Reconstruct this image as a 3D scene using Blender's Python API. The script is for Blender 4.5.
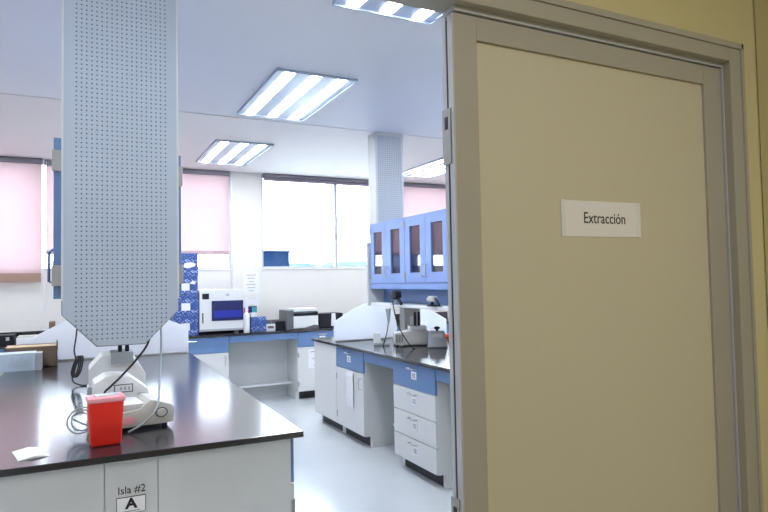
import bpy, bmesh, math, random
from mathutils import Vector, Matrix
random.seed(4)
PI = math.pi
for o in list(bpy.data.objects): bpy.data.objects.remove(o)
SC = bpy.context.scene
C = SC.collection

# ------------------------------------------------------------------ camera
H = 1.48                                  # eye height
YAW, PITCH, ROLL = math.radians(26.6), math.radians(2.30), math.radians(1.09)
cd = bpy.data.cameras.new('camera'); cam = bpy.data.objects.new('camera', cd); C.objects.link(cam)
cd.sensor_width = 36; cd.lens = 608 / 768 * 36; cd.clip_start = .02; cd.clip_end = 3000
fwd = Vector((math.sin(YAW) * math.cos(PITCH), math.cos(YAW) * math.cos(PITCH), math.sin(PITCH)))
rgt = Vector((math.cos(YAW), -math.sin(YAW), 0)); up = rgt.cross(fwd)
r2 = rgt * math.cos(ROLL) - up * math.sin(ROLL); u2 = up * math.cos(ROLL) + rgt * math.sin(ROLL)
m = Matrix((r2, u2, -fwd)).transposed().to_4x4(); m.translation = Vector((0, 0, H)); cam.matrix_world = m
SC.camera = cam

# ------------------------------------------------------------------ sky, exposure, corridor lamps
SC.view_settings.view_transform = 'Standard'; SC.view_settings.look = 'None'
SC.view_settings.gamma = 1; SC.view_settings.use_curve_mapping = False
SC.view_settings.exposure = 0.90
W = bpy.data.worlds.new('sky'); SC.world = W; W.use_nodes = True
wn = W.node_tree.nodes; wl = W.node_tree.links
bg = wn['Background']; bg.inputs[0].default_value = (.76, .88, 1.0, 1); bg.inputs[1].default_value = 9.0

def area(name, loc, sx, sy, power, col, rot=(0, 0, 0)):
    l = bpy.data.lights.new(name, 'AREA'); l.shape = 'RECTANGLE'; l.size = sx; l.size_y = sy
    l.energy = power; l.color = col
    o = bpy.data.objects.new(name, l); o.location = loc; o.rotation_euler = rot; C.objects.link(o); return o
area('corridor_lamp', (1.0, -.55, 2.78), 1.2, .5, 14.5, (1, .96, .89))
area('corridor_lamp', (-1.4, -1.4, 2.78), 1.2, .5, 8, (1, .96, .89))

# ------------------------------------------------------------------ materials
def mat(name, col, rough=.5, metal=0., spec=.5, noise=0., nscale=8., bump=0., bscale=60., alpha=None, trans=0., coat=0.):
    m = bpy.data.materials.new(name); m.use_nodes = True
    n = m.node_tree.nodes; l = m.node_tree.links; b = n['Principled BSDF']
    b.inputs['Base Color'].default_value = (*col, 1); b.inputs['Roughness'].default_value = rough
    b.inputs['Metallic'].default_value = metal; b.inputs['Specular IOR Level'].default_value = spec
    if coat: b.inputs['Coat Weight'].default_value = coat; b.inputs['Coat Roughness'].default_value = .08
    if noise:
        tc = n.new('ShaderNodeTexCoord'); t = n.new('ShaderNodeTexNoise'); t.inputs['Scale'].default_value = nscale
        t.inputs['Detail'].default_value = 5
        r = n.new('ShaderNodeMapRange'); r.inputs[1].default_value = .3; r.inputs[2].default_value = .7
        r.inputs[3].default_value = 1 - noise; r.inputs[4].default_value = 1 + noise
        v = n.new('ShaderNodeVectorMath'); v.operation = 'SCALE'; v.inputs[0].default_value = col
        l.new(tc.outputs['Object'], t.inputs['Vector']); l.new(t.outputs[0], r.inputs[0]); l.new(r.outputs[0], v.inputs['Scale'])
        l.new(v.outputs[0], b.inputs['Base Color'])
    if bump:
        tc = n.new('ShaderNodeTexCoord'); t = n.new('ShaderNodeTexNoise'); t.inputs['Scale'].default_value = bscale
        bp = n.new('ShaderNodeBump'); bp.inputs['Strength'].default_value = bump; bp.inputs['Distance'].default_value = .004
        l.new(tc.outputs['Object'], t.inputs['Vector']); l.new(t.outputs[0], bp.inputs['Height']); l.new(bp.outputs[0], b.inputs['Normal'])
    return m

def hexc(r, g, b):
    f = lambda c: (c / 255 / 12.92) if c <= 10 else ((c / 255 + .055) / 1.055) ** 2.4
    return (f(r), f(g), f(b))

def perforated(name, col, cx, cz_lo, half_w, pitch, chamfer):
    """painted sheet metal with a grid of small round dark holes"""
    m = mat(name, col, .38, noise=.03, nscale=3)
    n = m.node_tree.nodes; l = m.node_tree.links; b = n['Principled BSDF']
    src = b.inputs['Base Color'].links[0].from_socket
    tc = n.new('ShaderNodeTexCoord'); sp = n.new('ShaderNodeSeparateXYZ'); l.new(tc.outputs['Object'], sp.inputs[0])
    def M(op, a, bb=None, c=None):
        q = n.new('ShaderNodeMath'); q.operation = op
        for i, v in enumerate((a, bb, c)):
            if v is None: continue
            if isinstance(v, (int, float)): q.inputs[i].default_value = v
            else: l.new(v, q.inputs[i])
        return q.outputs[0]
    X = M('SUBTRACT', sp.outputs[0], cx); Z = M('SUBTRACT', sp.outputs[2], cz_lo)
    fx = M('SUBTRACT', M('FRACT', M('ADD', M('DIVIDE', X, pitch), 100.5)), .5)
    fz = M('SUBTRACT', M('FRACT', M('DIVIDE', Z, pitch)), .5)
    d = M('SQRT', M('ADD', M('MULTIPLY', fx, fx), M('MULTIPLY', fz, fz)))
    hole = M('LESS_THAN', d, .17)
    inx = M('LESS_THAN', M('ABSOLUTE', X), half_w)
    inz = M('GREATER_THAN', Z, pitch * 1.0)
    cham = M('LESS_THAN', M('SUBTRACT', M('ABSOLUTE', X), M('MULTIPLY', Z, 1.05)), chamfer)
    k = M('MULTIPLY', M('MULTIPLY', hole, inx), M('MULTIPLY', inz, cham))
    mx = n.new('ShaderNodeMix'); mx.data_type = 'RGBA'
    l.new(k, mx.inputs[0]); l.new(src, mx.inputs[6]); mx.inputs[7].default_value = (*hexc(84, 92, 108), 1)
    l.new(mx.outputs[2], b.inputs['Base Color'])
    return m

def glass(name, tint, refl=.5):
    m = bpy.data.materials.new(name); m.use_nodes = True
    n = m.node_tree.nodes; l = m.node_tree.links; n.remove(n['Principled BSDF'])
    t = n.new('ShaderNodeBsdfTransparent'); t.inputs[0].default_value = (*tint, 1)
    g = n.new('ShaderNodeBsdfGlossy'); g.inputs['Roughness'].default_value = .03
    f = n.new('ShaderNodeFresnel'); f.inputs[0].default_value = 1.45
    mm = n.new('ShaderNodeMath'); mm.operation = 'MULTIPLY'; mm.inputs[1].default_value = refl; l.new(f.outputs[0], mm.inputs[0])
    x = n.new('ShaderNodeMixShader'); l.new(mm.outputs[0], x.inputs[0]); l.new(t.outputs[0], x.inputs[1]); l.new(g.outputs[0], x.inputs[2])
    l.new(x.outputs[0], n['Material Output'].inputs[0]); return m

def fabric(name, col, tr, mixf=.6):
    m = bpy.data.materials.new(name); m.use_nodes = True
    n = m.node_tree.nodes; l = m.node_tree.links; b = n['Principled BSDF']
    b.inputs['Base Color'].default_value = (*col, 1); b.inputs['Roughness'].default_value = .9
    t = n.new('ShaderNodeBsdfTranslucent'); t.inputs[0].default_value = (*tr, 1)
    w = n.new('ShaderNodeTexWave'); w.inputs['Scale'].default_value = 160; w.bands_direction = 'Z'
    tc = n.new('ShaderNodeTexCoord'); l.new(tc.outputs['Object'], w.inputs[0])
    bp = n.new('ShaderNodeBump'); bp.inputs['Strength'].default_value = .1; bp.inputs['Distance'].default_value = .001
    l.new(w.outputs[1], bp.inputs['Height']); l.new(bp.outputs[0], b.inputs['Normal'])
    x = n.new('ShaderNodeMixShader'); x.inputs[0].default_value = mixf
    l.new(b.outputs[0], x.inputs[1]); l.new(t.outputs[0], x.inputs[2]); l.new(x.outputs[0], n['Material Output'].inputs[0]); return m

def emit(name, col, s):
    m = bpy.data.materials.new(name); m.use_nodes = True; b = m.node_tree.nodes['Principled BSDF']
    b.inputs['Base Color'].default_value = (.9, .9, .9, 1)
    b.inputs['Emission Color'].default_value = (*col, 1); b.inputs['Emission Strength'].default_value = s; return m

def speckle(name, ca, cb, scale, thr=.5):
    """printed carton: small pale drops on a blue ground"""
    m = mat(name, ca, .35); n = m.node_tree.nodes; l = m.node_tree.links; b = n['Principled BSDF']
    tc = n.new('ShaderNodeTexCoord'); mp = n.new('ShaderNodeMapping'); mp.inputs['Scale'].default_value = (1, 1, 1.25); mp.inputs['Rotation'].default_value = (.2, .6, 0)
    v = n.new('ShaderNodeTexVoronoi'); v.inputs['Scale'].default_value = scale; v.inputs['Randomness'].default_value = .35
    r = n.new('ShaderNodeMapRange'); r.inputs[1].default_value = thr - .08; r.inputs[2].default_value = thr + .08
    mx = n.new('ShaderNodeMix'); mx.data_type = 'RGBA'; mx.inputs[6].default_value = (*ca, 1); mx.inputs[7].default_value = (*cb, 1)
    l.new(tc.outputs['Object'], mp.inputs[0]); l.new(mp.outputs[0], v.inputs['Vector']); l.new(v.outputs['Distance'], r.inputs[0])
    l.new(r.outputs[0], mx.inputs[0]); l.new(mx.outputs[2], b.inputs['Base Color']); return m

MT = dict(
    wall=mat('painted wall', (.775, .75, .72), .7, noise=.02, nscale=2, bump=.05),
    wall_yellow=mat('yellow corridor paint', hexc(210, 201, 156), .75, noise=.03, nscale=2, bump=.08),
    ceil=mat('ceiling paint', (.76, .77, .81), .55, noise=.015, nscale=1.5),
    ceil2=mat('ceiling warm tone', (.79, .76, .765), .55, noise=.015, nscale=1.5),  # slightly warmer tone for the far part of the ceiling
    floor=mat('polished vinyl floor', (.59, .625, .65), .22, noise=.05, nscale=1.2, coat=.25),
    floor2=mat('corridor floor', (.42, .40, .34), .4, noise=.05),
    grey=mat('grey enamelled steel', (.60, .615, .625), .42, noise=.025, nscale=2.5),
    cream=mat('pale enamelled steel', (.69, .69, .685), .42, noise=.025, nscale=2.5),
    blue=mat('blue enamelled steel', (.125, .225, .43), .35, noise=.03, nscale=3),
    blue2=mat('cabinet blue steel', (.205, .32, .66), .35, noise=.03, nscale=3),
    blue_dark=mat('dark blue steel', (.09, .15, .30), .4),
    black=mat('black epoxy worktop', (.016, .016, .022), .16, noise=.2, nscale=1.5, spec=.75),
    toe=mat('black rubber', (.012, .012, .015), .5),
    steel=mat('brushed steel', (.55, .55, .56), .3, metal=.9),
    nickel=mat('zinc plate', (.36, .365, .36), .45, metal=.2),
    gap=mat('dark gap shade', (.02, .02, .022), .6),  # near-black tone paints the shade in door edge gap and plate slots
    leaf=mat('putty door enamel', hexc(206, 200, 180), .5, noise=.02, nscale=1.4),
    stile=mat('grey door frame enamel', hexc(174, 171, 162), .48, noise=.03, nscale=3),
    stile2=mat('door edge paint', hexc(190, 194, 202), .4, noise=.02),
    white=mat('white laminate', (.84, .85, .88), .4, noise=.01),
    opal=fabric('opal white acrylic', (.86, .87, .90), (.88, .90, .94), .62),
    plastic=mat('white plastic', (.74, .75, .76), .35),
    beige=mat('beige plastic', (.52, .52, .49), .4),
    gplastic=mat('grey plastic', (.42, .45, .48), .4),
    dplastic=mat('dark plastic', (.013, .014, .02), .5, spec=.25),
    midgrey=mat('mid grey plastic', (.13, .135, .15), .4),
    paper=mat('paper', (.82, .82, .84), .7),
    ink=mat('black ink', (.012, .012, .014), .6),
    inkfaint=mat('faint print', (.45, .46, .50), .7),
    inkgrey=mat('grey print', (.25, .26, .30), .7),
    red=mat('red plastic', (.74, .022, .012), .4),
    lid=mat('pink translucent plastic', (.80, .34, .40), .3),
    orange=mat('orange plastic', (.85, .10, .02), .4),
    cardboard=mat('cardboard', hexc(120, 100, 84), .85, noise=.05, nscale=12),
    cardtop=mat('pale cardboard', hexc(196, 172, 142), .85, noise=.05, nscale=12),
    paleblue=mat('pale blue carton', hexc(190, 206, 220), .5, noise=.04, nscale=5),
    teal=mat('teal plastic', (.12, .48, .50), .4),
    screen=mat('dark blue screen', (.012, .018, .11), .12),
    rail=mat('grey anodised rail', (.23, .22, .26), .4, metal=.3),
    blind=fabric('pink blind cloth', (.64, .52, .53), (.44, .30, .305), .42),
    hem_shade=fabric('shaded pink hem cloth', (.38, .25, .20), (.4, .25, .2), .12),  # brown tone holds the shade of pink cloth unlit from behind
    rollc=fabric('rolled blind cloth', (.34, .28, .36), (.3, .25, .3), .15),
    pane=glass('window glass', (.97, .985, 1), .6),
    cabglass=glass('smoked cabinet glass', (.90, .87, .88), .8),
    tube=emit('lit tube cover', (.89, .94, 1), 22),
    lampbody=mat('lamp reflector', (.42, .50, .62), .3, metal=.2),
    carton=speckle('blue printed carton', (.030, .085, .31), (.46, .56, .80), 30, .68),
    hill=mat('hazy far hill', (.06, .085, .10), .9, spec=.0, noise=.1, nscale=.02),
    far_bld=mat('slate blue facade', (.002, .009, .026), .9, spec=.05, noise=.1, nscale=.2),
    cable=mat('black cable', (.02, .02, .025), .45),
    gcable=mat('grey cable', (.30, .35, .38), .45),
    cup=mat('clear white plastic', (.78, .80, .84), .2),
    ground=mat('outdoor ground', (.3, .3, .28), .9),
    redprint=mat('red printed card', (.5, .06, .08), .5), tealprint=mat('teal printed card', (.04, .32, .34), .5),
)

# ------------------------------------------------------------------ mesh helpers
def box(bm, x0, x1, y0, y1, z0, z1, bev=0., rot=None):
    vs = [bm.verts.new((x, y, z)) for x in (x0, x1) for y in (y0, y1) for z in (z0, z1)]
    F = [(0, 1, 3, 2), (4, 6, 7, 5), (0, 4, 5, 1), (2, 3, 7, 6), (0, 2, 6, 4), (1, 5, 7, 3)]
    fs = [bm.faces.new([vs[i] for i in f]) for f in F]
    if bev:
        es = list({e for f in fs for e in f.edges})
        r = bmesh.ops.bevel(bm, geom=es, offset=bev, segments=2, profile=.6, affect='EDGES')
    return bm
def prism(bm, pts, axis, a, b, bev=0.):
    """extrude a 2D outline; axis 'x': pts are (y,z); 'y': (x,z); 'z': (x,y)"""
    def P(p, t): return {'x': (t, p[0], p[1]), 'y': (p[0], t, p[1]), 'z': (p[0], p[1], t)}[axis]
    v0 = [bm.verts.new(P(p, a)) for p in pts]; v1 = [bm.verts.new(P(p, b)) for p in pts]
    n = len(pts); fs = [bm.faces.new(v0), bm.faces.new(v1[::-1])]
    for i in range(n): fs.append(bm.faces.new((v0[i], v1[i], v1[(i + 1) % n], v0[(i + 1) % n])))
    bmesh.ops.recalc_face_normals(bm, faces=fs)
    if bev:
        es = list({e for f in fs for e in f.edges})
        bmesh.ops.bevel(bm, geom=es, offset=bev, segments=2, profile=.6, affect='EDGES')
    return bm
def lathe(bm, prof, cx=0, cy=0, seg=24, axis='z', c=0.):
    rings = []
    for (r, z) in prof:
        ring = []
        for i in range(seg):
            a = 2 * PI * i / seg; u, v = max(r, 1e-4) * math.cos(a), max(r, 1e-4) * math.sin(a)
            ring.append(bm.verts.new({'z': (cx + u, cy + v, z), 'y': (cx + u, z, cy + v), 'x': (z, cx + u, cy + v)}[axis]))
        rings.append(ring)
    fs = []
    for a, b in zip(rings, rings[1:]):
        for i in range(seg): fs.append(bm.faces.new((a[i], a[(i + 1) % seg], b[(i + 1) % seg], b[i])))
    fs.append(bm.faces.new(rings[0][::-1])); fs.append(bm.faces.new(rings[-1]))
    bmesh.ops.recalc_face_normals(bm, faces=fs); return bm
def tube(bm, pts, r, seg=8, smooth=True):
    P = [Vector(p) for p in pts]
    if smooth and len(P) > 2:
        Q = []
        for i in range(len(P) - 1):
            p0 = P[max(i - 1, 0)]; p1 = P[i]; p2 = P[i + 1]; p3 = P[min(i + 2, len(P) - 1)]
            for k in range(6):
                t = k / 6
                Q.append(.5 * ((2 * p1) + (-p0 + p2) * t + (2 * p0 - 5 * p1 + 4 * p2 - p3) * t * t + (-p0 + 3 * p1 - 3 * p2 + p3) * t ** 3))
        Q.append(P[-1]); P = Q
    rings = []; ref = None
    for i, p in enumerate(P):
        d = (P[min(i + 1, len(P) - 1)] - P[max(i - 1, 0)]).normalized()
        if ref is None: ref = d.orthogonal().normalized()
        ref = (ref - d * ref.dot(d)); ref = ref.normalized() if ref.length > 1e-6 else d.orthogonal().normalized()
        b = d.cross(ref)
        rings.append([bm.verts.new(p + ref * r * math.cos(2 * PI * k / seg) + b * r * math.sin(2 * PI * k / seg)) for k in range(seg)])
    fs = []
    for a, b in zip(rings, rings[1:]):
        for i in range(seg): fs.append(bm.faces.new((a[i], a[(i + 1) % seg], b[(i + 1) % seg], b[i])))
    fs.append(bm.faces.new(rings[0][::-1])); fs.append(bm.faces.new(rings[-1]))
    bmesh.ops.recalc_face_normals(bm, faces=fs); return bm
def B(*a, **k): return box(bmesh.new(), *a, **k)
def T(*a, **k): return tube(bmesh.new(), *a, **k)
def PR(*a, **k): return prism(bmesh.new(), *a, **k)
def L(*a, **k): return lathe(bmesh.new(), *a, **k)

def obj(name, bm, mt, parent=None, label=None, smooth=False):
    me = bpy.data.meshes.new(name); bmesh.ops.recalc_face_normals(bm, faces=bm.faces); bm.to_mesh(me); bm.free()
    me.materials.append(MT[mt] if isinstance(mt, str) else mt)
    if smooth:
        for p in me.polygons: p.use_smooth = True
        me.set_sharp_from_angle(angle=math.radians(35))
    o = bpy.data.objects.new(name, me); C.objects.link(o)
    if parent: o.parent = parent
    if label: o['label'] = label
    return o
def struct(name, bm, mt, parent=None, label=None):
    o = obj(name, bm, mt, parent)
    if not parent: o['kind'] = 'structure'; o['category'] = name.split('_')[0]
    if label: o['label'] = label
    return o
def tag(o, label, cat, group=None):
    o['label'] = label; o['category'] = cat
    if group: o['group'] = group
    return o
def thing(name, label, cat, loc=(0, 0, 0), rz=0, group=None):
    o = bpy.data.objects.new(name, None); C.objects.link(o); o.location = loc; o.rotation_euler = (0, 0, rz)
    o.empty_display_size = .05
    return tag(o, label, cat, group)
def dup(root, loc, rz, label, group=None):
    def cp(o, par):
        c = o.copy(); C.objects.link(c); c.parent = par
        for ch in kids[o.name]: cp(ch, c)
        return c
    kids = {}
    def walk(o):
        kids[o.name] = list(o.children)
        for ch in o.children: walk(ch)
    walk(root); r = cp(root, None); r.location = loc; r.rotation_euler = (0, 0, rz); r['label'] = label
    if group: r['group'] = group
    return r
def text(name, s, size, loc, rot, mt, parent=None, depth=.0006, bold=0., sx=1.):
    cu = bpy.data.curves.new(name, 'FONT'); cu.body = s; cu.size = size; cu.align_x = 'CENTER'; cu.align_y = 'CENTER'
    cu.extrude = depth; cu.offset = bold; cu.resolution_u = 3
    t = bpy.data.objects.new(name, cu); C.objects.link(t)
    dg = bpy.context.evaluated_depsgraph_get(); me = bpy.data.meshes.new_from_object(t.evaluated_get(dg))
    bpy.data.objects.remove(t); me.materials.clear(); me.materials.append(MT[mt])
    me.transform(Matrix.Diagonal((sx, 1, 1, 1)))
    o = bpy.data.objects.new(name, me); C.objects.link(o); o.location = loc; o.rotation_euler = rot
    if parent: o.parent = parent
    return o

# ================================================================== SETTING
CE = 2.966; YB = 8.1; DW = 1.17; DW2 = 1.25; FOLD = 5.40; TZ = .875
XL, XR = -3.2, 6.6
struct('floor', B(XL, XR, DW2, YB + .2, -.1, 0), 'floor', label='pale polished vinyl floor of the laboratory')
struct('floor', B(XL, XR, -3.2, DW2, -.1, 0), 'floor2', label='floor of the dim corridor outside the doorway')
struct('ceiling', B(XL, XR, DW2, FOLD, CE, CE + .1), 'ceil', label='bluish white ceiling over the near half of the laboratory')
struct('ceiling', B(XL, XR, FOLD, YB + .2, CE - .006, CE + .1), 'ceil2', label='warmer white ceiling band between the joint and the windows')
struct('ceiling', B(XL, 1.925, -3.2, DW, 2.8, 2.9), 'wall', label='corridor ceiling')
struct('wall_left', B(XL - .1, XL, -3.2, YB + .2, 0, CE + .1), 'wall')
struct('wall_right', B(XR, XR + .1, DW2, YB + .2, 0, CE + .1), 'wall')
struct('wall_corridor_back', B(XL, 1.925, -3.3, -3.2, 0, CE), 'wall_yellow')
struct('wall_corridor_right', B(1.925, 2.0, -3.2, DW, 0, CE), 'wall_yellow', label='yellow painted corridor wall at the right edge')
# partition with the doorway: opening x -0.32..1.79, z 0..2.115
OX0, OX1, OZ = -.32, 1.79, 2.135
pw = bmesh.new()
box(pw, XL, OX0 - .055, DW + .005, DW2 - .01, 0, CE); box(pw, OX1 + .055, XR, DW + .005, DW2 - .01, 0, CE)
box(pw, OX0 - .055, OX1 + .055, DW + .005, DW2 - .01, OZ + .045, CE)
struct('wall_front', pw, 'wall_yellow', label='yellow partition wall around the doorway')
pw = bmesh.new()
box(pw, XL, OX0 - .055, DW2 - .0098, DW2, 0, CE); box(pw, OX1 + .055, XR, DW2 - .0098, DW2, 0, CE)
box(pw, OX0 - .055, OX1 + .055, DW2 - .0098, DW2, OZ + .045, CE)
struct('wall_front', pw, 'wall', label='unseen white laboratory side of the partition wall')  # out of view, made white to keep light bounced onto the panel neutral
# door frame (grey metal): casing face + reveal with rebate
fr = bmesh.new()
box(fr, OX1, OX1 + .058, DW, DW2, 0, OZ + .048, .003)
box(fr, OX0 - .058, OX0, DW, DW2, 0, OZ + .048, .003)
box(fr, OX0, OX1, DW, DW2, OZ, OZ + .048, .003)
box(fr, OX1 + .05, OX1 + .062, DW - .006, DW + .004, 0, OZ + .060, .002)
box(fr, OX0 - .062, OX0 - .05, DW - .006, DW + .004, 0, OZ + .060, .002)
box(fr, OX0 - .062, OX1 + .062, DW - .006, DW + .004, OZ + .042, OZ + .060, .002)
struct('trim_1', fr, 'stile', label='grey metal door frame')
# the closed leaf on the right
LX0, LX1, LY0, LY1, LZ = .797, 1.784, 1.2, 1.244, 2.119
leaf = bpy.data.objects.new('door_1', None); C.objects.link(leaf); leaf['kind'] = 'structure'; leaf['category'] = 'door'
leaf['label'] = 'putty coloured closed door leaf bearing a paper sign'
d = bmesh.new()
box(d, LX0, LX0 + .068, LY0, LY1, .01, LZ, .002); box(d, LX1 - .08, LX1, LY0, LY1, .01, LZ, .002)
box(d, LX0 + .068, LX1 - .08, LY0, LY1, LZ - .058, LZ, .002); box(d, LX0 + .068, LX1 - .08, LY0, LY1, .01, .12, .002)
obj('door_rim', d, 'stile', leaf)
obj('door_panel', B(LX0 + .06, LX1 - .072, LY0 + .008, LY1 - .008, .11, LZ - .050), 'leaf', leaf)
e = bmesh.new(); box(e, LX0 - .0035, LX0 + .001, LY0 + .0005, LY0 + .021, .012, LZ - .002)
box(e, LX0 - .0035, LX0 + .001, LY0 + .029, LY1, .012, LZ - .002)
obj('edge_strip', e, 'stile2', leaf, 'pale strips on the door edge')
obj('edge_gap', B(LX0 - .002, LX0 + .001, LY0 + .02, LY0 + .030, .012, LZ - .01), 'gap', leaf)  # dark strip put in for the shade of the gap between the strips
for z0, z1 in ((1.755, 1.89), (.83, .965)):
    k = obj('strike_plate', B(LX0 - .007, LX0 - .002, LY0 + .012, LY1 + .003, z0, z1, .001), 'nickel', leaf)
    obj('strike_slot', B(LX0 - .0085, LX0 - .004, LY0 + .022, LY0 + .034, z1 - .05, z1 - .02), 'gap', k)
# door stop strip seen between leaf and frame
st = bmesh.new(); box(st, LX1 + .001, OX1, LY0 - .006, LY1, 0, LZ + .004); box(st, LX0, OX1, LY0 - .006, LY1, LZ + .003, OZ)
struct('trim_2', st, 'stile2', label='thin pale seal around the closed door leaf')
# sign
sg = thing('door_sign', 'white paper sign reading Extracción taped on the putty door', 'sign', (1.270, LY0 + .0075, 1.635))
sr = math.radians(-.4)
o = obj('paper_sheet', B(-.146, .146, -.0012, .0, -.048, .048), 'paper', sg); o.rotation_euler.y = sr
o = text('lettering', 'Extracción', .0425, (.009, -.0014, .001), (PI / 2, 0, 0), 'ink', sg, sx=.86)
for x_ in (-.139, .139): obj('tape_strip', B(x_ - .007, x_ + .007, -.0020, -.0013, -.048, .049), 'cup', sg)

# back wall with two window bands
SILL = 1.67; HEAD = CE - .01
bw = bmesh.new()
box(bw, XL, XR, YB, YB + .2, 0, SILL)
box(bw, XL, -2.75, YB, YB + .2, SILL, CE)
box(bw, 1.80, 2.20, YB - .03, YB + .2, 0, CE)
box(bw, 6.5, XR, YB, YB + .2, SILL, CE)
struct('wall_back', bw, 'wall', label='white wall with pillar beneath and between the windows')
def window(n, x0, x1, mull):
    w = bpy.data.objects.new('window_%d' % n, None); C.objects.link(w); w['kind'] = 'structure'; w['category'] = 'window'
    w['label'] = 'long window band with white frame ' + ('left of the pillar' if n == 1 else 'right of the pillar')
    f = bmesh.new(); y0, y1 = YB + .04, YB + .08
    box(f, x0, x1, y0, y1, SILL, SILL + .03); box(f, x0, x1, y0, y1, HEAD - .04, HEAD)
    for x in [x0 + .015, x1 - .015] + mull: box(f, x - .022, x + .022, y0 - .005, y1 + .005, SILL, HEAD)
    obj('window_frame', f, 'stile2', w)
    xs = [x0] + mull + [x1]
    for a, b in zip(xs, xs[1:]): obj('pane', B(a + .02, b - .02, YB + .057, YB + .063, SILL + .02, HEAD - .03), 'pane', w)
    obj('window_sill', B(x0, x1, YB - .012, YB + .2, SILL - .015, SILL + .003, .003), 'wall', w)
window(1, -2.75, 1.80, [-1.6, -.42, .70]); window(2, 2.20, 6.5, [3.31, 4.34, 5.42])

def blind(x0, x1, zb, y, label, hem=.06, hm='hem_shade', chain=None):
    t = thing('roller_blind', label, 'blind', ((x0 + x1) / 2, y, zb), 0, 'roller blinds on the windows')
    w = (x1 - x0) / 2; h = CE - .012 - zb
    obj('head_rail', B(-w, w, -.035, .03, h - .058, h - .0, .006), 'rail', t)
    c = bmesh.new(); n = 24; vs = []
    for i in range(n + 1):
        xx = -w + .015 + (2 * w - .03) * i / n; off = .0025 * math.sin(i * 1.3)
        vs.append([c.verts.new((xx, off, hem * .8)), c.verts.new((xx, off * .2, h - .05))])
    for a, b in zip(vs, vs[1:]): c.faces.new((a[0], b[0], b[1], a[1]))
    bmesh.ops.solidify(c, geom=c.faces[:], thickness=.001)
    obj('cloth', c, 'blind', t, smooth=True)
    obj('hem_bar', B(-w + .012, w - .012, -.008, .008, 0, hem, .003), hm, t)
    if chain:
        k = bmesh.new(); cx = chain * w + .012 * chain
        tube(k, [(cx, -.02, h - .03), (cx, -.02, -.22), (cx + .012, -.02, -.26), (cx + .024, -.02, -.22), (cx + .024, -.02, h - .03)], .0035, 6)
        obj('pull_chain', k, 'plastic', t, smooth=True)
    return t
blind(-2.7, -.385, 1.54, YB - .10, 'pale pink roller blind hanging lowest, at the far left window', .10, chain=1)
blind(-.37, 1.77, 1.855, YB - .045, 'pink roller blind of the left window, partly behind the perforated panel', .05, 'blind', chain=None)
blind(3.86, 5.42, 1.81, YB - .05, 'pink roller blind behind the blue overhead cabinets', .05, 'blind')
blind(5.44, 6.45, 1.81, YB - .05, 'pink roller blind at the far right end of the windows', .05, 'blind')
ch = tag(obj('blind_chain', T([(1.785, YB - .05, CE - .05), (1.80, YB - .06, 2.4), (1.785, YB - .05, 1.75), (1.78, YB - .05, 1.55), (1.80, YB - .05, 1.50), (1.81, YB - .05, 1.56), (1.79, YB - .05, 1.85)], .006, 6), 'plastic', smooth=True),
         'white looped blind chain hanging beside the pillar', 'chain')
t = thing('rolled_blind', 'rolled up blind in its grey housing above the clear window', 'blind', (3.03, YB - .05, CE - .10))
obj('head_rail', B(-.82, .82, -.04, .03, .045, .09, .006), 'rail', t)
obj('cloth_roll', L([(.026, -.80), (.026, .80)], 0, .022, 16, 'x'), 'rollc', t, smooth=True)

# outside
hl = bmesh.new(); hv = []; N = 60
for i in range(N + 1):
    x = 160 + 320 * i / N; t_ = i / N
    z = 14 + 9 * math.sin(t_ * 9) + 4 * math.sin(t_ * 23 + 1) + 2 * math.sin(t_ * 51)
    hv.append([hl.verts.new((x, 480, -40)), hl.verts.new((x, 500, max(z * .8, 2))), hl.verts.new((x, 620, z * .8 + 3)), hl.verts.new((x, 640, -40))])
for a, b in zip(hv, hv[1:]):
    for k in range(3): hl.faces.new((a[k], b[k], b[k + 1], a[k + 1]))
struct('hills', hl, 'hill', label='hazy hills beyond the window')
bd = thing('distant_building', 'dark blue building seen through the lower left of the clear window', 'building', (12.0, 42, 0))
obj('facade', B(-1.3, 1.45, 0, 8, -12, 3.62, .05), 'far_bld', bd)
rp = bmesh.new(); box(rp, -1.4, 1.55, -.1, 8.1, 3.62, 3.74); obj('parapet', rp, 'far_bld', bd)
struct('ground', B(-300, 600, 9, 900, -12.5, -12), 'ground', label='ground outside')

# ================================================================== CEILING LAMPS
def lamp(x, y, label):
    t = thing('ceiling_lamp', label, 'ceiling light', (x, y, CE - (.02 if y < FOLD else .024)), 0, 'three tube recessed ceiling lamps')
    return t
l0 = lamp(1.525, 4.635, 'square bright three tube ceiling lamp over the aisle, middle of its row')
f = bmesh.new(); w, h = .305, .605
box(f, -w, w, -h, -h + .010, -.0, .019); box(f, -w, w, h - .010, h, 0, .019); box(f, -w, -w + .008, -h, h, 0, .019); box(f, w - .008, w, -h, h, 0, .019)
obj('frame', f, 'lampbody', l0); obj('reflector', B(-w + .006, w - .006, -h + .008, h - .008, .010, .019), 'lampbody', l0)
for k in (-1, 0, 1): obj('tube_cover', B(k * .2 - .036, k * .2 + .036, -h + .035, h - .035, .004, .013, .002), 'tube', l0)
for x, y, lb in ((1.505, 2.35, 'three tube ceiling lamp cut off by the top of the door frame'),
                 (1.55, 6.89, 'three tube ceiling lamp over the aisle nearest the windows'),
                 (4.23, 6.86, 'three tube ceiling lamp to the right of the perforated ceiling column'),
                 (-1.15, 2.39, 'unseen added three tube ceiling lamp left of the near island, by the door wall'), (-1.15, 4.665, 'unseen added three tube ceiling lamp left of the perforated panel, middle'),  # from here on lamps out of view, continuing the rows to add light
                 (-1.15, 6.96, 'unseen added three tube ceiling lamp at the far left by the windows'),
                 (4.19, 4.665, 'unseen added three tube ceiling lamp right of the right island, middle'), (4.19, 2.39, 'unseen added three tube ceiling lamp right of the right island, behind the door leaf')):
    dup(l0, (x, y, CE - (.02 if y < FOLD else .026)), 0, lb)

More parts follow.
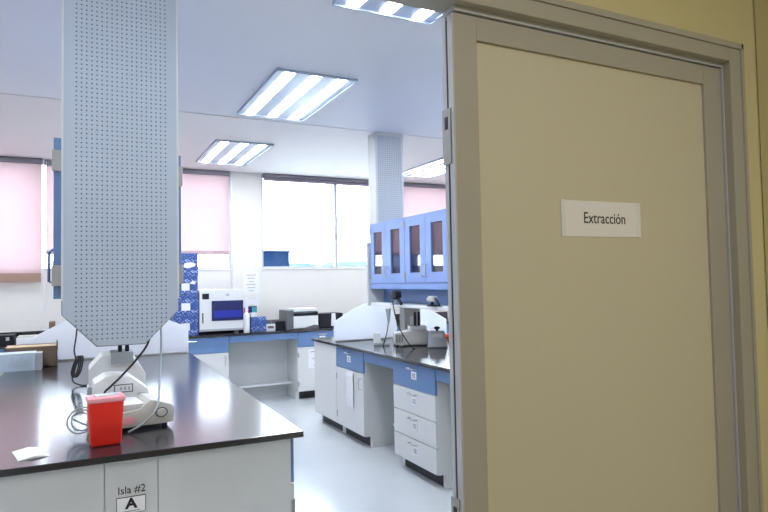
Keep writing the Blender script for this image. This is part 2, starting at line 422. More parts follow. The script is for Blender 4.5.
# ================================================================== BASE UNITS (local: front faces -Y, origin at floor under the front centre)
BOD = .85; TOE = .10
def handle(parent, z, w=.10, y=-.02, vertical=False, x=0.):
    b = bmesh.new()
    if vertical: tube(b, [(x, y, z - w / 2), (x, y - .028, z - w / 2 + .004), (x, y - .028, z + w / 2 - .004), (x, y, z + w / 2)], .0045, 8, False)
    else: tube(b, [(x - w / 2, y, z), (x - w / 2 + .004, y - .028, z), (x + w / 2 - .004, y - .028, z), (x + w / 2, y, z)], .005, 8, False)
    return obj('handle', b, 'steel', parent, smooth=True)
def card(parent, z, y=-.0205, x=0., w=.078, h=.058):
    c = obj('label_card', B(x - w / 2, x + w / 2, y - .002, y, z - h / 2, z + h / 2), 'paper', parent)
    p = bmesh.new()
    for k in range(3): box(p, x - w * .32, x + w * (.30 - .06 * (k % 2)), y - .0026, y - .0018, z + h * (.22 - .22 * k) - .004, z + h * (.22 - .22 * k) + .003)
    obj('print', p, 'inkgrey', parent)
def carcass(t, w, dep, m='cream'):
    b = bmesh.new(); h = w / 2
    box(b, -h + .001, h - .001, .0, dep, TOE, BOD)
    for s in (-1, 1): box(b, s * (h - .019) - .018, s * (h - .019) + .018, .055, dep, 0, TOE)
    obj('carcass', b, m, t)
    obj('toe_kick', B(-h + .037, h - .037, .06, .08, 0, TOE), 'toe', t)
def unit_drawers(w, dep, label, loc, rz, m='cream'):
    t = thing('drawer_cabinet', label, 'cabinet', loc, rz); carcass(t, w, dep, m); h = w / 2
    zs = [.655, .47, .285, TOE]
    tops = [BOD - .004, .655, .47, .285]
    for i in range(4):
        d = obj('drawer', B(-h + .004, h - .004, -.02, .0, zs[i] + .003, tops[i] - .003, .003), 'blue' if i == 0 else m, t)
        if i == 0: d['label'] = 'blue top drawer'
        zm = (zs[i] + tops[i]) / 2
        handle(d, tops[i] - .035, .105); card(d, tops[i] - .085, x=.02)
    return t
def unit_door(w, dep, label, loc, rz, m='cream', hinge=-1, cardz=True):
    t = thing('door_cabinet', label, 'cabinet', loc, rz); carcass(t, w, dep, m); h = w / 2
    d = obj('drawer', B(-h + .004, h - .004, -.02, 0, .658, BOD - .007, .003), 'blue', t, 'blue top drawer')
    handle(d, BOD - .04, .10)
    if cardz: card(d, BOD - .095)
    d = obj('door', B(-h + .004, h - .004, -.02, 0, TOE + .003, .652, .003), m, t)
    handle(d, .56, .10, vertical=True, x=-hinge * (h - .05))
    for z in (.20, .56): obj('hinge', B(hinge * (h - .012) - .008, hinge * (h - .012) + .008, -.024, 0, z - .03, z + .03, .002), 'nickel', d)
    return t
def unit_blank(w, dep, label, loc, rz, m='cream'):
    t = thing('blank_cabinet', label, 'cabinet', loc, rz); carcass(t, w, dep, m); h = w / 2
    obj('front_panel', B(-h + .002, h - .002, -.02, 0, TOE + .003, BOD - .004, .003), m, t)
    return t
def unit_knee(w, dep, label, loc, rz, back=.42, m='grey', foot=True):
    t = thing('knee_space', label, 'desk opening', loc, rz); h = w / 2
    obj('apron', B(-h + .001, h - .001, -.014, .006, BOD - .085, BOD - .003, .002), 'blue', t)
    obj('back_panel', B(-h + .002, h - .002, back, back + .018, 0, BOD - .004), m, t)
    if foot: obj('footrest', B(-h + .002, h - .002, back - .16, back - .001, .17, .195, .004), 'white', t)
    return t
RX = -PI / 2    # front towards -X
LXr = PI / 2    # front towards +X
# ---- right island (fronts at x = 2.26)
FX = 2.265; D = .63
def yr(a, b): return (a + b) / 2 + .065, b - a
c_, w_ = yr(5.51, 6.13); unit_blank(w_, D, 'plain grey panelled cabinet at the window end of the right island', (FX, c_, 0), RX)
c_, w_ = yr(4.87, 5.51); du = unit_door(w_, D, 'cabinet with a hanging white paper on its door, right island', (FX, c_, 0), RX, hinge=-1)
c_, w_ = yr(4.30, 4.87); unit_knee(w_, D, 'open knee space between the door cabinet and the drawers, right island', (FX, c_, 0), RX)
c_, w_ = yr(3.65, 4.30); unit_drawers(w_, D, 'four drawer cabinet of the right island, blue drawer on top', (FX, c_, 0), RX)
c_, w_ = yr(3.05, 3.65); unit_knee(w_, D, 'open knee space beside the door leaf, right island', (FX, c_, 0), RX)
c_, w_ = yr(2.43, 3.05); unit_door(w_, D, 'cabinet at the door end of the right island', (FX, c_, 0), RX)
bx = FX + 2 * D + .02
for i, (a, b) in enumerate(((2.43, 3.4), (3.4, 4.3), (4.3, 5.2), (5.2, 6.13))):
    c_, w_ = yr(a, b)
    unit_door(w_, D, ['cabinet on the far side of the right island, by the door wall', 'cabinet on the far side of the right island, second from the door wall',
                      'cabinet on the far side of the right island, third from the door wall', 'cabinet on the far side of the right island, by the windows'][i], (bx, c_, 0), LXr)
tag(obj('worktop', B(2.225, 3.60, 2.455, 6.22, BOD, TZ, .004), 'black'), 'black epoxy worktop of the right island', 'worktop')
before_island = set(C.objects)
# ---- left island
def yr(a, b): return (a + b) / 2, b - a
AX0, AX1 = -.50, .845; FR = .80; FLx = -.455
seq = [(2.43, 3.07, 'door', 'cabinet of the left island nearest the doorway, blue drawer edge showing'), (3.07, 3.64, 'knee', 'knee space of the left island after its first aisle cabinet'),
       (3.64, 4.28, 'drawers', 'four drawer cabinet on the aisle side of the left island'), (4.28, 4.88, 'knee', 'knee space of the left island after its aisle drawers'),
       (4.88, 5.5, 'door', 'door cabinet of the left island near its white board'), (5.5, 6.05, 'blank', 'plain cabinet at the window end of the left island')]
for a, b, k, lb in seq:
    c_, w_ = yr(a, b)
    if k == 'door': unit_door(w_, .6, lb, (FR, c_, 0), LXr, 'grey', hinge=-1)
    if k == 'knee': unit_knee(w_, .6, lb, (FR, c_, 0), LXr)
    if k == 'drawers': unit_drawers(w_, .6, lb, (FR, c_, 0), LXr, 'grey')
    if k == 'blank': unit_blank(w_, .6, lb, (FR, c_, 0), LXr, 'grey')
for i, (a, b) in enumerate(((2.43, 3.35), (3.35, 4.25), (4.25, 5.15), (5.15, 6.05))):
    c_, w_ = yr(a, b)
    unit_door(w_, .6, ['cabinet on the hidden left side of the left island, nearest the doorway', 'cabinet on the hidden left side of the left island, second from the doorway',
                       'cabinet on the hidden left side of the left island, third from the doorway', 'cabinet on the hidden left side of the left island, by the windows'][i], (FLx, c_, 0), RX, 'grey')
tag(obj('worktop', B(AX0, AX1, 2.375, 6.08, BOD, TZ, .004), 'black'), 'black epoxy worktop of the left island', 'worktop')
ep = bmesh.new()
for a, b in ((FLx, .1085), (.1095, .2895), (.2905, FR)): box(ep, a + .0006, b - .0006, 2.410, 2.43, TOE * .6, BOD - .002, .0012)
tag(obj('cladding', ep, 'grey'), 'grey three part end panel of the left island facing the doorway', 'panel')
lt = tag(text('island_lettering', 'Isla #2', .038, (.200, 2.4095, .735), (PI / 2, 0, 0), 'ink', sx=.95), 'black lettering Isla #2 on the island end panel', 'lettering')
pl = thing('letter_plate', 'small white plate with a black letter A on the island end panel', 'label', (.198, 2.4085, .680))
obj('plate', B(-.048, .048, -.0016, .0012, -.026, .030, .001), 'paper', pl)
obj('plate_border', PR([(-.050, -.025), (-.047, -.028), (.047, -.028), (.050, -.025), (.050, .029), (.047, .032), (-.047, .032), (-.050, .029)], 'y', -.0008, .0012), 'ink', pl)
text('lettering', 'A', .050, (0, -.0019, .006), (PI / 2, 0, 0), 'ink', pl, bold=.002, sx=1.1)
obj('plate_line', B(-.03, .03, -.0021, -.0014, -.021, -.018), 'inkgrey', pl)

ISLAND = [o for o in C.objects if o not in before_island and o.parent is None]
# ---- far counter under the windows (fronts at y = 7.39)
FY = 7.39; DF = .66
def ctr(x0, x1): return ((x0 + x1) / 2, FY, 0), x1 - x0
p, w_ = ctr(-2.9, -2.0); unit_door(w_, DF, 'cabinet of the window counter at its left end', p, 0)
p, w_ = ctr(-2.0, -1.1); unit_drawers(w_, DF, 'four drawer cabinet of the window counter, left part', p, 0)
p, w_ = ctr(-1.1, -.1); unit_knee(w_, DF, 'knee space of the window counter hidden behind the left island', p, 0)
p, w_ = ctr(-.1, .75); unit_door(w_, DF, 'cabinet of the window counter straight behind the left island', p, 0)
p, w_ = ctr(.75, 1.595); unit_door(w_, DF, 'cabinet of the window counter below the white analyser', p, 0, cardz=False)
p, w_ = ctr(1.595, 2.45); unit_knee(w_, DF, 'open knee space with white footrest below the window counter', p, 0, back=.40)
p, w_ = ctr(2.45, 3.12); fu = unit_door(w_, DF, 'cabinet of the window counter with a white notice, below the printer', p, 0)
p, w_ = ctr(3.12, 4.1); unit_door(w_, DF, 'cabinet of the window counter hidden behind the right island', p, 0)
p, w_ = ctr(4.1, 5.1); unit_drawers(w_, DF, 'four drawer cabinet of the window counter, right part', p, 0)
tag(obj('worktop', B(-2.93, 5.13, FY - .035, YB - .032, BOD, TZ, .004), 'black'), 'black worktop of the counter along the windows', 'worktop')
tag(obj('back_splash', B(-2.93, 1.79, YB - .030, YB - .001, BOD, TZ + .10, .002), 'black'), 'low black splash strip along the window wall', 'splash strip')
tag(obj('back_splash', B(2.21, 5.13, YB - .030, YB - .001, BOD, TZ + .10, .002), 'black'), 'low black splash strip right of the pillar', 'splash strip')
# papers
def sheet(name, label, loc, rz, w, h, lines, cat='paper'):
    t = thing(name, label, cat, loc, rz); obj('sheet', B(-w / 2, w / 2, -.002, 0, -h / 2, h / 2), 'paper', t)
    b = bmesh.new()
    for i in range(lines):
        z = h * .36 - h * .72 * i / max(lines - 1, 1); a = .32 - .08 * ((i * 7) % 3)
        box(b, -w * a, w * (a - .03 * (i % 2)), -.0026, -.0015, z - h * .02, z + h * .02)
    obj('print', b, 'inkfaint' if name == 'wall_paper' else 'inkgrey', t); return t
sheet('notice', 'white printed notice on the pale cabinet under the printer', (2.69, FY - .0205, .505), 0, .20, .24, 3)
sheet('wall_paper', 'printed sheet taped on the white pillar', (2.05, YB - .0305, 1.48), 0, .21, .29, 6)
sheet('wall_paper', 'second smaller sheet taped low on the white pillar', (2.06, YB - .0305, 1.23), 0, .18, .13, 2)
hp = thing('hanging_paper', 'white sheet hanging over the door of the right island cabinet', 'paper', (FX - .0215, 5.225, .50), RX)
b = bmesh.new(); prism(b, [(-.0005, .14), (-.008, .14), (-.013, .10), (-.009, .0), (-.014, -.10), (-.006, -.18), (-.0045, -.18), (-.012, -.10), (-.007, .0), (-.011, .10)], 'x', -.078, .078)
obj('sheet', b, 'paper', hp)

# ================================================================== OVERHEAD STORAGE
OB, OT = 1.452, 2.048
def overhead(loc, label, w=.735, dep=.50, m='blue2'):
    t = thing('overhead_cabinet', label, 'cabinet', loc, RX, 'glazed blue overhead cabinets'); h = w / 2; H_ = OT - OB
    b = bmesh.new()
    for s in (-1, 1): box(b, s * (h - .010) - .009, s * (h - .010) + .009, 0, dep, 0, H_)
    box(b, -h + .019, h - .019, 0, dep, 0, .02); box(b, -h + .019, h - .019, 0, dep, H_ - .02, H_)
    obj('carcass', b, m, t)
    obj('shelf', B(-h + .02, h - .02, .03, dep - .03, .155, .168), 'blue2', t)
    for side, y0, y1 in ((1, -.022, -.002), (-1, dep + .002, dep + .022)):
        for s in (-1, 1):
            x0, x1 = (0.002, h - .003) if s > 0 else (-h + .003, -.002); z0, z1 = .003, H_ - .003
            fw = .098 if True else 0
            px0, px1, pz0, pz1 = x0 + .090, x1 - .090, z0 + .088, z1 - .088
            d = bmesh.new()
            box(d, x0, px0, y0, y1, z0, z1); box(d, px1, x1, y0, y1, z0, z1); box(d, px0, px1, y0, y1, z0, pz0); box(d, px0, px1, y0, y1, pz1, z1)
            bmesh.ops.remove_doubles(d, verts=d.verts, dist=1e-5)
            dd = obj('door', d, m, t); obj('pane', B(px0 - .003, px1 + .003, (y0 + y1) / 2 - .002, (y0 + y1) / 2 + .002, pz0 - .003, pz1 + .003), 'cabglass', dd)
            yy = y0 if side > 0 else y1; q = bmesh.new(); hx = s * .035
            tube(q, [(hx, yy, .055), (hx, yy - side * .03, .060), (hx, yy - side * .03, .155), (hx, yy, .16)], .005, 8, False)
            obj('handle', q, 'steel', dd, smooth=True)
            for z in (.07, H_ - .07): obj('hinge', B(s * (h - .010) - .007, s * (h - .010) + .007, min(yy, yy - side * .006), max(yy, yy - side * .006), z - .028, z + .028), 'nickel', dd)
    return t
OX = 2.64
oc = overhead((OX, 5.18, OB), 'glazed blue overhead cabinet below the perforated ceiling column')
dup(oc, (OX, 4.443, OB), RX, 'glazed blue overhead cabinet next to the door leaf, over the right island')
dup(oc, (OX, 3.706, OB), RX, 'glazed blue overhead cabinet over the right island, hidden by the door leaf')
# rail under the cabinets, carrying them on the shelf
rl = thing('cabinet_rail', 'blue rail under the overhead cabinets of the right island', 'rail', (0, 0, 0))
obj('fascia', B(OX - .02, OX + .52, 3.34, 5.55, OB - .054, OB - .003, .002), 'blue2', rl)
obj('spine_panel', B(OX + .13, OX + .37, 3.34, 5.55, OB - .19, OB - .054), 'blue', rl)  # darker blue than the fascia, holding the shade of the recess
tag(obj('end_support', B(OX - .045, OX + .54, 5.556, 5.58, OB - .222, 1.865, .002), 'grey'), 'grey upright plate closing the far end of the overhead cabinets', 'panel')
tag(obj('reagent_shelf', B(OX - .02, OX + .56, 3.34, 5.55, OB - .222, OB - .192, .004), 'white'), 'white shelf under the overhead cabinets of the right island', 'shelf')
for y, lb in ((5.30, 'grey post under the white shelf near the windows'), (3.55, 'grey post under the white shelf near the door leaf')):
    p = thing('shelf_post', lb, 'post', (OX + .29, y, TZ), 0)
    obj('post', B(-.09, .09, -.05, .05, 0, OB - .223 - TZ, .004), 'beige', p); obj('socket_plate', B(-.03, .03, -.054, -.049, .15, .25, .001), 'white', p)
# perforated ceiling column of the right island
MT['perf2'] = perforated('perforated steel column', hexc(184, 190, 197), 0, 0, .125, .0205, 5)
cl = thing('ceiling_column', 'perforated grey column between overhead cabinets and ceiling', 'column', (2.785, 5.40, OT))
obj('front_sheet', B(-.155, .155, 0, .012, .0, CE - OT, .002), 'perf2', cl)
b = bmesh.new(); box(b, -.155, .155, .012, .17, 0, CE - OT - .001); box(b, -.157, -.135, -.004, .0, 0, CE - OT - .001); box(b, .135, .157, -.004, 0, 0, CE - OT - .001)
box(b, -.157, .157, -.006, 0, CE - OT - .03, CE - OT - .001)
obj('column_body', b, 'grey', cl)
# perforated panel of the left island
MT['perf1'] = perforated('perforated steel panel', hexc(174, 185, 199), 0, 0, .195, .0205, .112)
PXc, PY, PZ = .170, 2.95, 1.217
pn = thing('perforated_panel', 'tall perforated grey end panel hanging over the left island', 'panel', (PXc, PY, PZ))
w = .238; hh = CE - PZ - .001
out = [(-.103, 0), (.095, 0), (w, .145), (w, hh), (-w, hh), (-w, .140)]
obj('perforated_sheet', PR(out, 'y', -.0, .012, .002), 'perf1', pn)
rim = [(a * 1.012, b + (-.004 if b == 0 else 0)) for a, b in out]
obj('panel_box', PR(rim, 'y', .0125, .06), 'midgrey', pn, 'dark edge of the panel')
q = bmesh.new()
for s in (-1, 1): box(q, s * w - .004, s * w + .004, -.002, .05, .20, hh)
obj('side_rail', q, 'grey', pn)
# overhead cabinets behind it
lb = ['blue overhead cabinet right behind the perforated panel of the left island', 'blue overhead cabinet in the middle over the left island', 'blue overhead cabinet at the far end over the left island']
ocs = []
for i in range(3):
    ocs.append(dup(oc, (PXc - .235, 3.39 + .737 * i, OB), RX, lb[i]))
for c_o in ocs: c_o.scale = (1, .94, 1)
sp = thing('service_spine', 'grey service box carrying the overhead cabinets of the left island', 'service box', (PXc, 0, 0))
obj('spine_box', B(-.12, .12, 3.02, 5.22, OB - .19, OB - .001), 'grey', sp)
obj('ceiling_duct', B(-.12, .12, 3.02, 3.35, OT + .001, CE - .002), 'grey', sp)
obj('ceiling_duct', B(-.12, .12, 4.9, 5.22, OT + .001, CE - .002), 'grey', sp)
# door edges with hinges showing on either side of the panel
for s, x, wd, zt, lb in ((-1, PXc - .238 - .019, .030, 2.125, 'blue door edge with grey hinges left of the perforated panel'), (1, PXc + .238 + .010, .014, 2.085, 'blue door edge with grey hinges right of the perforated panel')):
    t = thing('door_edge', lb, 'door edge', (x, PY + .035, 0))
    obj('edge', B(-wd / 2, wd / 2, -.02, .02, OB - .025, zt, .002), 'blue', t)
    for z in (OB + .075, zt - .10):
        obj('hinge', B(-wd / 2 - (.006 if s < 0 else -.001), wd / 2 + (.001 if s < 0 else .006), -.032, -.018, z - .045, z + .045, .002), 'nickel', t)
    if s < 0: obj('handle', T([(-wd / 2, 0, OB + .045), (-wd / 2 - .017, 0, OB + .05), (-wd / 2 - .017, 0, OB + .175), (-wd / 2, 0, OB + .19)], .006, 8, False), 'blue_dark', t, smooth=True)

# ================================================================== WHITE SCREEN BOARDS
def board(label, pts, y):
    t = thing('screen_board', label, 'board', (0, y, TZ))
    obj('board', PR(pts, 'y', -.009, .009, .0), 'opal', t)
    xs = [p[0] for p in pts]; obj('foot_rail', B(min(xs) + .01, max(xs) - .01, -.022, -.0095, 0, .012, .001), 'steel', t); return t
ISLAND.append(board('white clipped corner board across the left island', [(-.42, 0), (.865 - .03, 0), (.865 - .03, .225), (.66, .30), (.55, .33), (.12, .36), (-.08, .35), (-.42, .175)], 5.62))
board('white rounded screen board on the right island, left piece', [(2.28, 0), (2.96, 0), (2.99, .10), (2.97, .22), (2.92, .31), (2.85, .36), (2.74, .38), (2.62, .37), (2.50, .325), (2.28, .20)], 5.70)
board('white rounded screen board on the right island, right piece', [(3.10, 0), (3.60, 0), (3.60, .17), (3.42, .27), (3.28, .32), (3.12, .34), (3.10, .30)], 5.70)

# ================================================================== THINGS ON THE LEFT ISLAND
# sharps bin
sb = thing('sharps_bin', 'small red plastic sharps bin with pink lid on the left island', 'bin', (.088, 2.59, TZ), math.radians(4)); sb.scale = (.94, .94, .98)
def taper(bm, x0, y0, x1, y1, za, zb, bev=.006):
    v = [bm.verts.new(p) for p in ((-x0, -y0, za), (x0, -y0, za), (x0, y0, za), (-x0, y0, za), (-x1, -y1, zb), (x1, -y1, zb), (x1, y1, zb), (-x1, y1, zb))]
    fs = [bm.faces.new([v[i] for i in f]) for f in ((3, 2, 1, 0), (4, 5, 6, 7), (0, 1, 5, 4), (1, 2, 6, 5), (2, 3, 7, 6), (3, 0, 4, 7))]
    bmesh.ops.bevel(bm, geom=list({e for f in fs for e in f.edges}), offset=bev, segments=3, profile=.5, affect='EDGES'); return bm
obj('bin_body', taper(bmesh.new(), .056, .045, .066, .052, 0, .175, .010), 'red', sb, smooth=True)
obj('lid', taper(bmesh.new(), .071, .056, .069, .054, .168, .188, .005), 'lid', sb, 'pink translucent lid', smooth=True)
q = bmesh.new(); prism(q, [(-.04, -.03), (.045, -.03), (.045, .02), (-.04, .02)], 'z', .186, .194, .002); obj('lid_flap', q, 'cup', sb)
# paper note
q = bmesh.new()
prism(q, [(-.048, .0), (.0, .001), (.048, .0), (.048, .0015), (.004, .010), (-.048, .002)], 'y', -.075, .075)
nt = tag(obj('paper_note', q, 'paper'), 'small white folded paper on the near edge of the left island', 'paper'); nt.location = (-.160, 2.575, TZ); nt.rotation_euler.z = math.radians(12)
# front instrument: low base with raised right end and dial
ia = thing('lab_scale', 'beige low instrument with round dial behind the red bin', 'instrument', (.215, 2.76, TZ), math.radians(6)); ia.scale = (.96, 1, .80)
obj('base', PR([(-.17, .018), (.145, .018), (.155, .035), (.158, .095), (.145, .115), (.075, .145), (.055, .15), (.01, .105), (-.17, .085)], 'y', 0, .20, .005), 'beige', ia, smooth=True)
q = bmesh.new(); lathe(q, [(.027, -.003), (.027, 0.002)], .102, .078, 24, 'y'); obj('dial', q, 'midgrey', ia, smooth=True)
q = bmesh.new(); lathe(q, [(.019, -.010), (.021, -.003)], .102, .078, 20, 'y'); obj('knob', q, 'beige', ia, smooth=True)
for x, y in ((.12, .02), (-.14, .02), (.12, .18), (-.14, .18)): obj('foot', L([(.012, 0), (.012, .019)], x, y, 12), 'dplastic', ia, smooth=True)
obj('pan', taper(bmesh.new(), .07, .08, .085, .09, .098, .135, .005), 'cup', ia, 'white clear pan', smooth=True).location = (-.055, .1, 0)
obj('sticker', B(-.055, -.015, -.0015, .001, .035, .072), 'lid', ia)
# middle instrument
ib = thing('lab_meter', 'pale instrument with a label window under the perforated panel', 'instrument', (.163, 3.05, TZ), math.radians(2)); ib.scale = (.84, 1, .80)
obj('housing', PR([(-.125, .0), (.150, .0), (.152, .125), (.145, .155), (.055, .232), (-.03, .245), (-.07, .24), (-.125, .205)], 'y', 0, .17, .006), 'plastic', ib, smooth=True)
obj('display', B(-.022, .062, -.0025, .001, .150, .185), 'paper', ib); obj('display_bezel', B(-.028, .068, -.0012, .001, .144, .191), 'midgrey', ib)
q = bmesh.new()
for k in range(3): box(q, .002 + k * .02, .013 + k * .02, -.0034, -.002, .158, .177)
obj('print', q, 'gplastic', ib); obj('logo_bar', B(.09, .13, -.002, .001, .128, .134), 'gplastic', ib)
# rear instrument with two black tubes
ic = thing('tube_reader', 'pale boxy instrument with two upright black tubes, rearmost on the left island', 'instrument', (.18, 3.43, TZ)); ic.scale = (.92, 1, .96)
obj('housing', PR([(-.15, 0), (.14, 0), (.14, .15), (.09, .235), (-.04, .26), (-.09, .255), (-.15, .19)], 'y', 0, .22, .006), 'plastic', ic, smooth=True)
obj('top_plate', B(-.04, .075, -.02, .16, .215, .272, .004), 'gplastic', ic)
for x in (.003, .04):
    obj('tube', L([(.011, .272), (.012, .29), (.009, .315)], x + .005, .03, 14), 'dplastic', ic, smooth=True)
obj('side_block', B(-.16, -.10, -.07, .05, .0, .11, .006), 'gplastic', ic)
# cables
def cable(label, pts, r=.0035, m='cable', nm='cable'):
    pts = [(x, y, max(z + .014, TZ + r + .0005)) for x, y, z in pts]
    return tag(obj(nm, T(pts, r, 8), m, smooth=True), label, 'cable')
cable('black cable hanging left of the panel tip down to its tied bundle', [(.06, 4.2, 1.255), (-.005, 4.2, 1.235), (-.022, 4.2, 1.14), (-.03, 4.2, 1.07), (-.02, 4.2, 1.0), (-.04, 4.19, .90), (.0, 4.16, .868), (.07, 4.12, .862), (.14, 4.1, .862)], .0045)
q = bmesh.new()
for k in range(3): tube(q, [(-.012 + .012 * k, 4.18, 1.055), (-.032 + .008 * k, 4.175, 1.01), (-.045 + .008 * k, 4.17, .95), (-.030 + .008 * k, 4.17, .93), (-.012 + .010 * k, 4.175, .97), (-.002 + .010 * k, 4.18, 1.04), (-.012 + .012 * k, 4.18, 1.055)], .0045, 8)
tag(obj('cable_bundle', q, 'cable', smooth=True), 'folded loops of black cable left of the pale instruments', 'cable')
cable('black cable curving from the panel tip over the pale instrument', [(.31, 3.04, 1.32), (.285, 3.035, 1.20), (.235, 3.01, 1.13), (.17, 3.0, 1.06), (.12, 3.01, 1.01), (.10, 3.03, .985), (.09, 3.035, .93)], .005)
cable('grey cable hanging right of the perforated panel down to the scale', [(.335, 3.04, 1.38), (.342, 3.04, 1.24), (.335, 2.99, 1.14), (.32, 2.9, 1.06), (.29, 2.72, .96), (.235, 2.70, .90), (.18, 2.72, .866)], .0045, 'gcable')
cable('pale grey cable in upright coils left of the red bin', [(0.1, 2.74, 0.868), (0.0672, 2.7491, 0.9094), (0.0684, 2.7614, 0.9417), (0.0474, 2.7713, 0.9664), (0.0132, 2.775, 0.9746), (-0.0208, 2.771, 0.9639), (-0.0419, 2.7609, 0.9391), (-0.043, 2.7486, 0.91), (-0.025, 2.7387, 0.8878), (0.0042, 2.735, 0.8805), (0.0328, 2.739, 0.8902), (0.05, 2.7491, 0.9124), (0.05, 2.7614, 0.9384), (0.0338, 2.7713, 0.9581), (0.0086, 2.775, 0.9644), (-0.0151, 2.771, 0.9558), (-0.0284, 2.7609, 0.9361), (-0.0266, 2.7486, 0.9133), (-0.0112, 2.7387, 0.8961), (0.011, 2.735, 0.8907), (0.031, 2.739, 0.8983), (0.041, 2.7491, 0.9155), (0.0376, 2.7614, 0.9351), (0.0225, 2.7713, 0.9497), (0.0023, 2.775, 0.9542), (-0.0151, 2.771, 0.9476), (-0.023, 2.7609, 0.933), (0.09, 2.76, 0.87)], .0036, 'gcable')
cable('dark grey cable looping behind the red bin', [(.13, 2.98, .866), (.06, 2.96, .872), (.03, 2.88, .90), (.035, 2.84, .87), (.08, 2.84, .866)], .004, 'gcable')
# boxes at the left edge
cb = thing('cardboard_box', 'open brown cardboard box at the left edge of the left island', 'box', (-.367, 5.31, TZ))
q = bmesh.new(); x0, x1, y0, y1, hz = -.135, .21, 0, .27, .155
box(q, x0, x1, y0, y0 + .006, 0, hz); box(q, x0, x1, y1 - .006, y1, 0, hz); box(q, x0, x0 + .006, y0, y1, 0, hz)
box(q, x0, x1, y0, y1, 0, .006); prism(q, [(y0, 0), (y1, 0), (y1, hz), ((y0 + y1) * .6, hz + .03), (y0, hz)], 'x', x1 - .006, x1)
obj('carton', q, 'cardboard', cb)
obj('top_flap', B(x0, x1 - .007, y0 + .006, y1 * .8, hz - .004, hz, 0), 'cardtop', cb, 'pale top flap')
obj('label_card', B(x1 - .001, x1 + .001, .10, .18, .06, .11), 'paper', cb)
wb = thing('paper_box', 'pale blue and white carton in front of the brown cardboard box', 'box', (-.435, 5.12, TZ))
obj('carton', B(-.10, .145, 0, .165, 0, .128, .002), 'paleblue', wb)
obj('side_print', B(.1455, .185, .004, .160, .0, .122), 'gplastic', wb)
q = bmesh.new()
for k in range(5): tube(q, [(-.02 + k * .028, -.001, .03), (.0 + k * .028, -.001, .10 - .03 * (k % 2)), (.008 + k * .028, -.001, .07), (-.004 + k * .028, -.001, .03)], .0016, 6)
obj('print', q, 'gplastic', wb)

# ================================================================== THINGS ON THE WINDOW COUNTER
def carton_box(label, x, y, z, w, d_, h, rz=0, card_=True, group='blue printed cartons stacked by the analyser'):
    t = thing('carton', label, 'box', (x, y, z), rz, group)
    obj('carton_body', B(-w / 2, w / 2, 0, d_, .0005, h - .0005, .003), 'carton', t)
    if card_: obj('white_label', B(-.055, .045, -.0015, .001, h * .25, h * .62), 'paper', t)
    return t
for i, (z, h, lb) in enumerate(((0, .235, 'blue patterned carton at the bottom of the stack'), (.235, .235, 'blue patterned carton second from the bottom of the stack'), (.47, .235, 'blue patterned carton second from the top of the stack'), (.705, .265, 'blue patterned carton on top of the stack, with a white sticker'))):
    t = carton_box(lb, 1.115 + .006 * (i % 2), 7.46, TZ + z, .285 - .004 * i, .30, h, 0, i < 3)
    if i == 3: obj('sticker', PR([(-.03, .10), (.02, .085), (.10, .11), (.11, .14), (.06, .16), (-.02, .145)], 'y', -.0015, .001), 'paper', t)
    if i == 2: obj('sticker', PR([(.05, .14), (.10, .13), (.12, .16), (.08, .18)], 'y', -.0015, .001), 'paper', t)
# analyser
an = thing('analyser', 'white benchtop analyser with dark blue screen door on the window counter', 'analyser', (1.535, 7.46, TZ)); an.scale = (.98, 1, 1.12)
obj('housing', PR([(-.27, .03), (.27, .03), (.27, .455), (.26, .475), (-.25, .48), (-.27, .46)], 'y', 0, .48, .008), 'plastic', an)
obj('screen_door', B(-.125, .262, -.008, .002, .14, .355, .003), 'screen', an, 'dark blue screen door')
obj('screen_inset', B(-.10, .24, -.0095, -.0075, .175, .25), mat('blue display', (.02, .03, .35), .15), an)  # brighter blue area on the screen door
obj('display', B(-.235, -.155, -.004, .001, .375, .435, .001), 'dplastic', an)
obj('handle_slot', B(-.24, -.222, -.004, .001, .12, .23, .001), 'midgrey', an)
obj('badge', B(.05, .09, -.003, .001, .405, .43), 'gplastic', an)
obj('lower_trim', B(-.26, .26, -.004, .001, .035, .055), 'gplastic', an)
for x in (-.23, .23):
    for y in (.04, .44): obj('foot', L([(.02, 0), (.018, .031)], x, y, 12), 'dplastic', an, smooth=True)
# spray bottle
bt = thing('spray_bottle', 'white plastic bottle in front of the analyser corner', 'bottle', (1.825, 7.43, TZ))
obj('bottle_body', L([(.036, 0), (.038, .01), (.038, .20), (.030, .23), (.014, .245), (.014, .262)], 0, 0, 20), 'plastic', bt, smooth=True)
obj('spray_head', PR([(-.018, .262), (.018, .262), (.016, .30), (.02, .325), (-.04, .325), (-.04, .308), (-.014, .298)], 'y', -.012, .012, .003), 'cup', bt)
# colourful carton behind
cc = thing('carton', 'dark carton with red and teal print behind the white bottle', 'box', (1.95, 7.66, TZ))
obj('carton_body', B(-.115, .065, 0, .20, 0, .31, .002), 'screen', cc); obj('red_print', B(-.10, -.04, -.0015, .001, .20, .30), 'redprint', cc); obj('teal_print', B(.0, .064, -.0015, .001, .12, .30), 'tealprint', cc)
carton_box('small blue patterned carton right of the white bottle', 1.985, 7.46, TZ, .185, .15, .185, 0, False, None)
t = thing('paper_box', 'small white box on the blue carton beside the bottle', 'box', (1.925, 7.47, TZ + .185)); obj('box_body', B(-.035, .04, 0, .09, .0005, .05, .002), 'plastic', t)
rk = thing('tube_rack', 'small white rack with dark tube caps on the window counter', 'rack', (2.145, 7.50, TZ))
obj('rack', B(-.055, .06, 0, .09, 0, .085, .003), 'plastic', rk)
for k in range(6): obj('tube_cap', L([(.013, .085), (.013, .125)], -.03 + .034 * (k % 3), .02 + .045 * (k // 3), 12), 'midgrey', rk, smooth=True)
obj('rack_window', B(-.035, .04, -.002, .001, .03, .06), 'cardboard', rk)
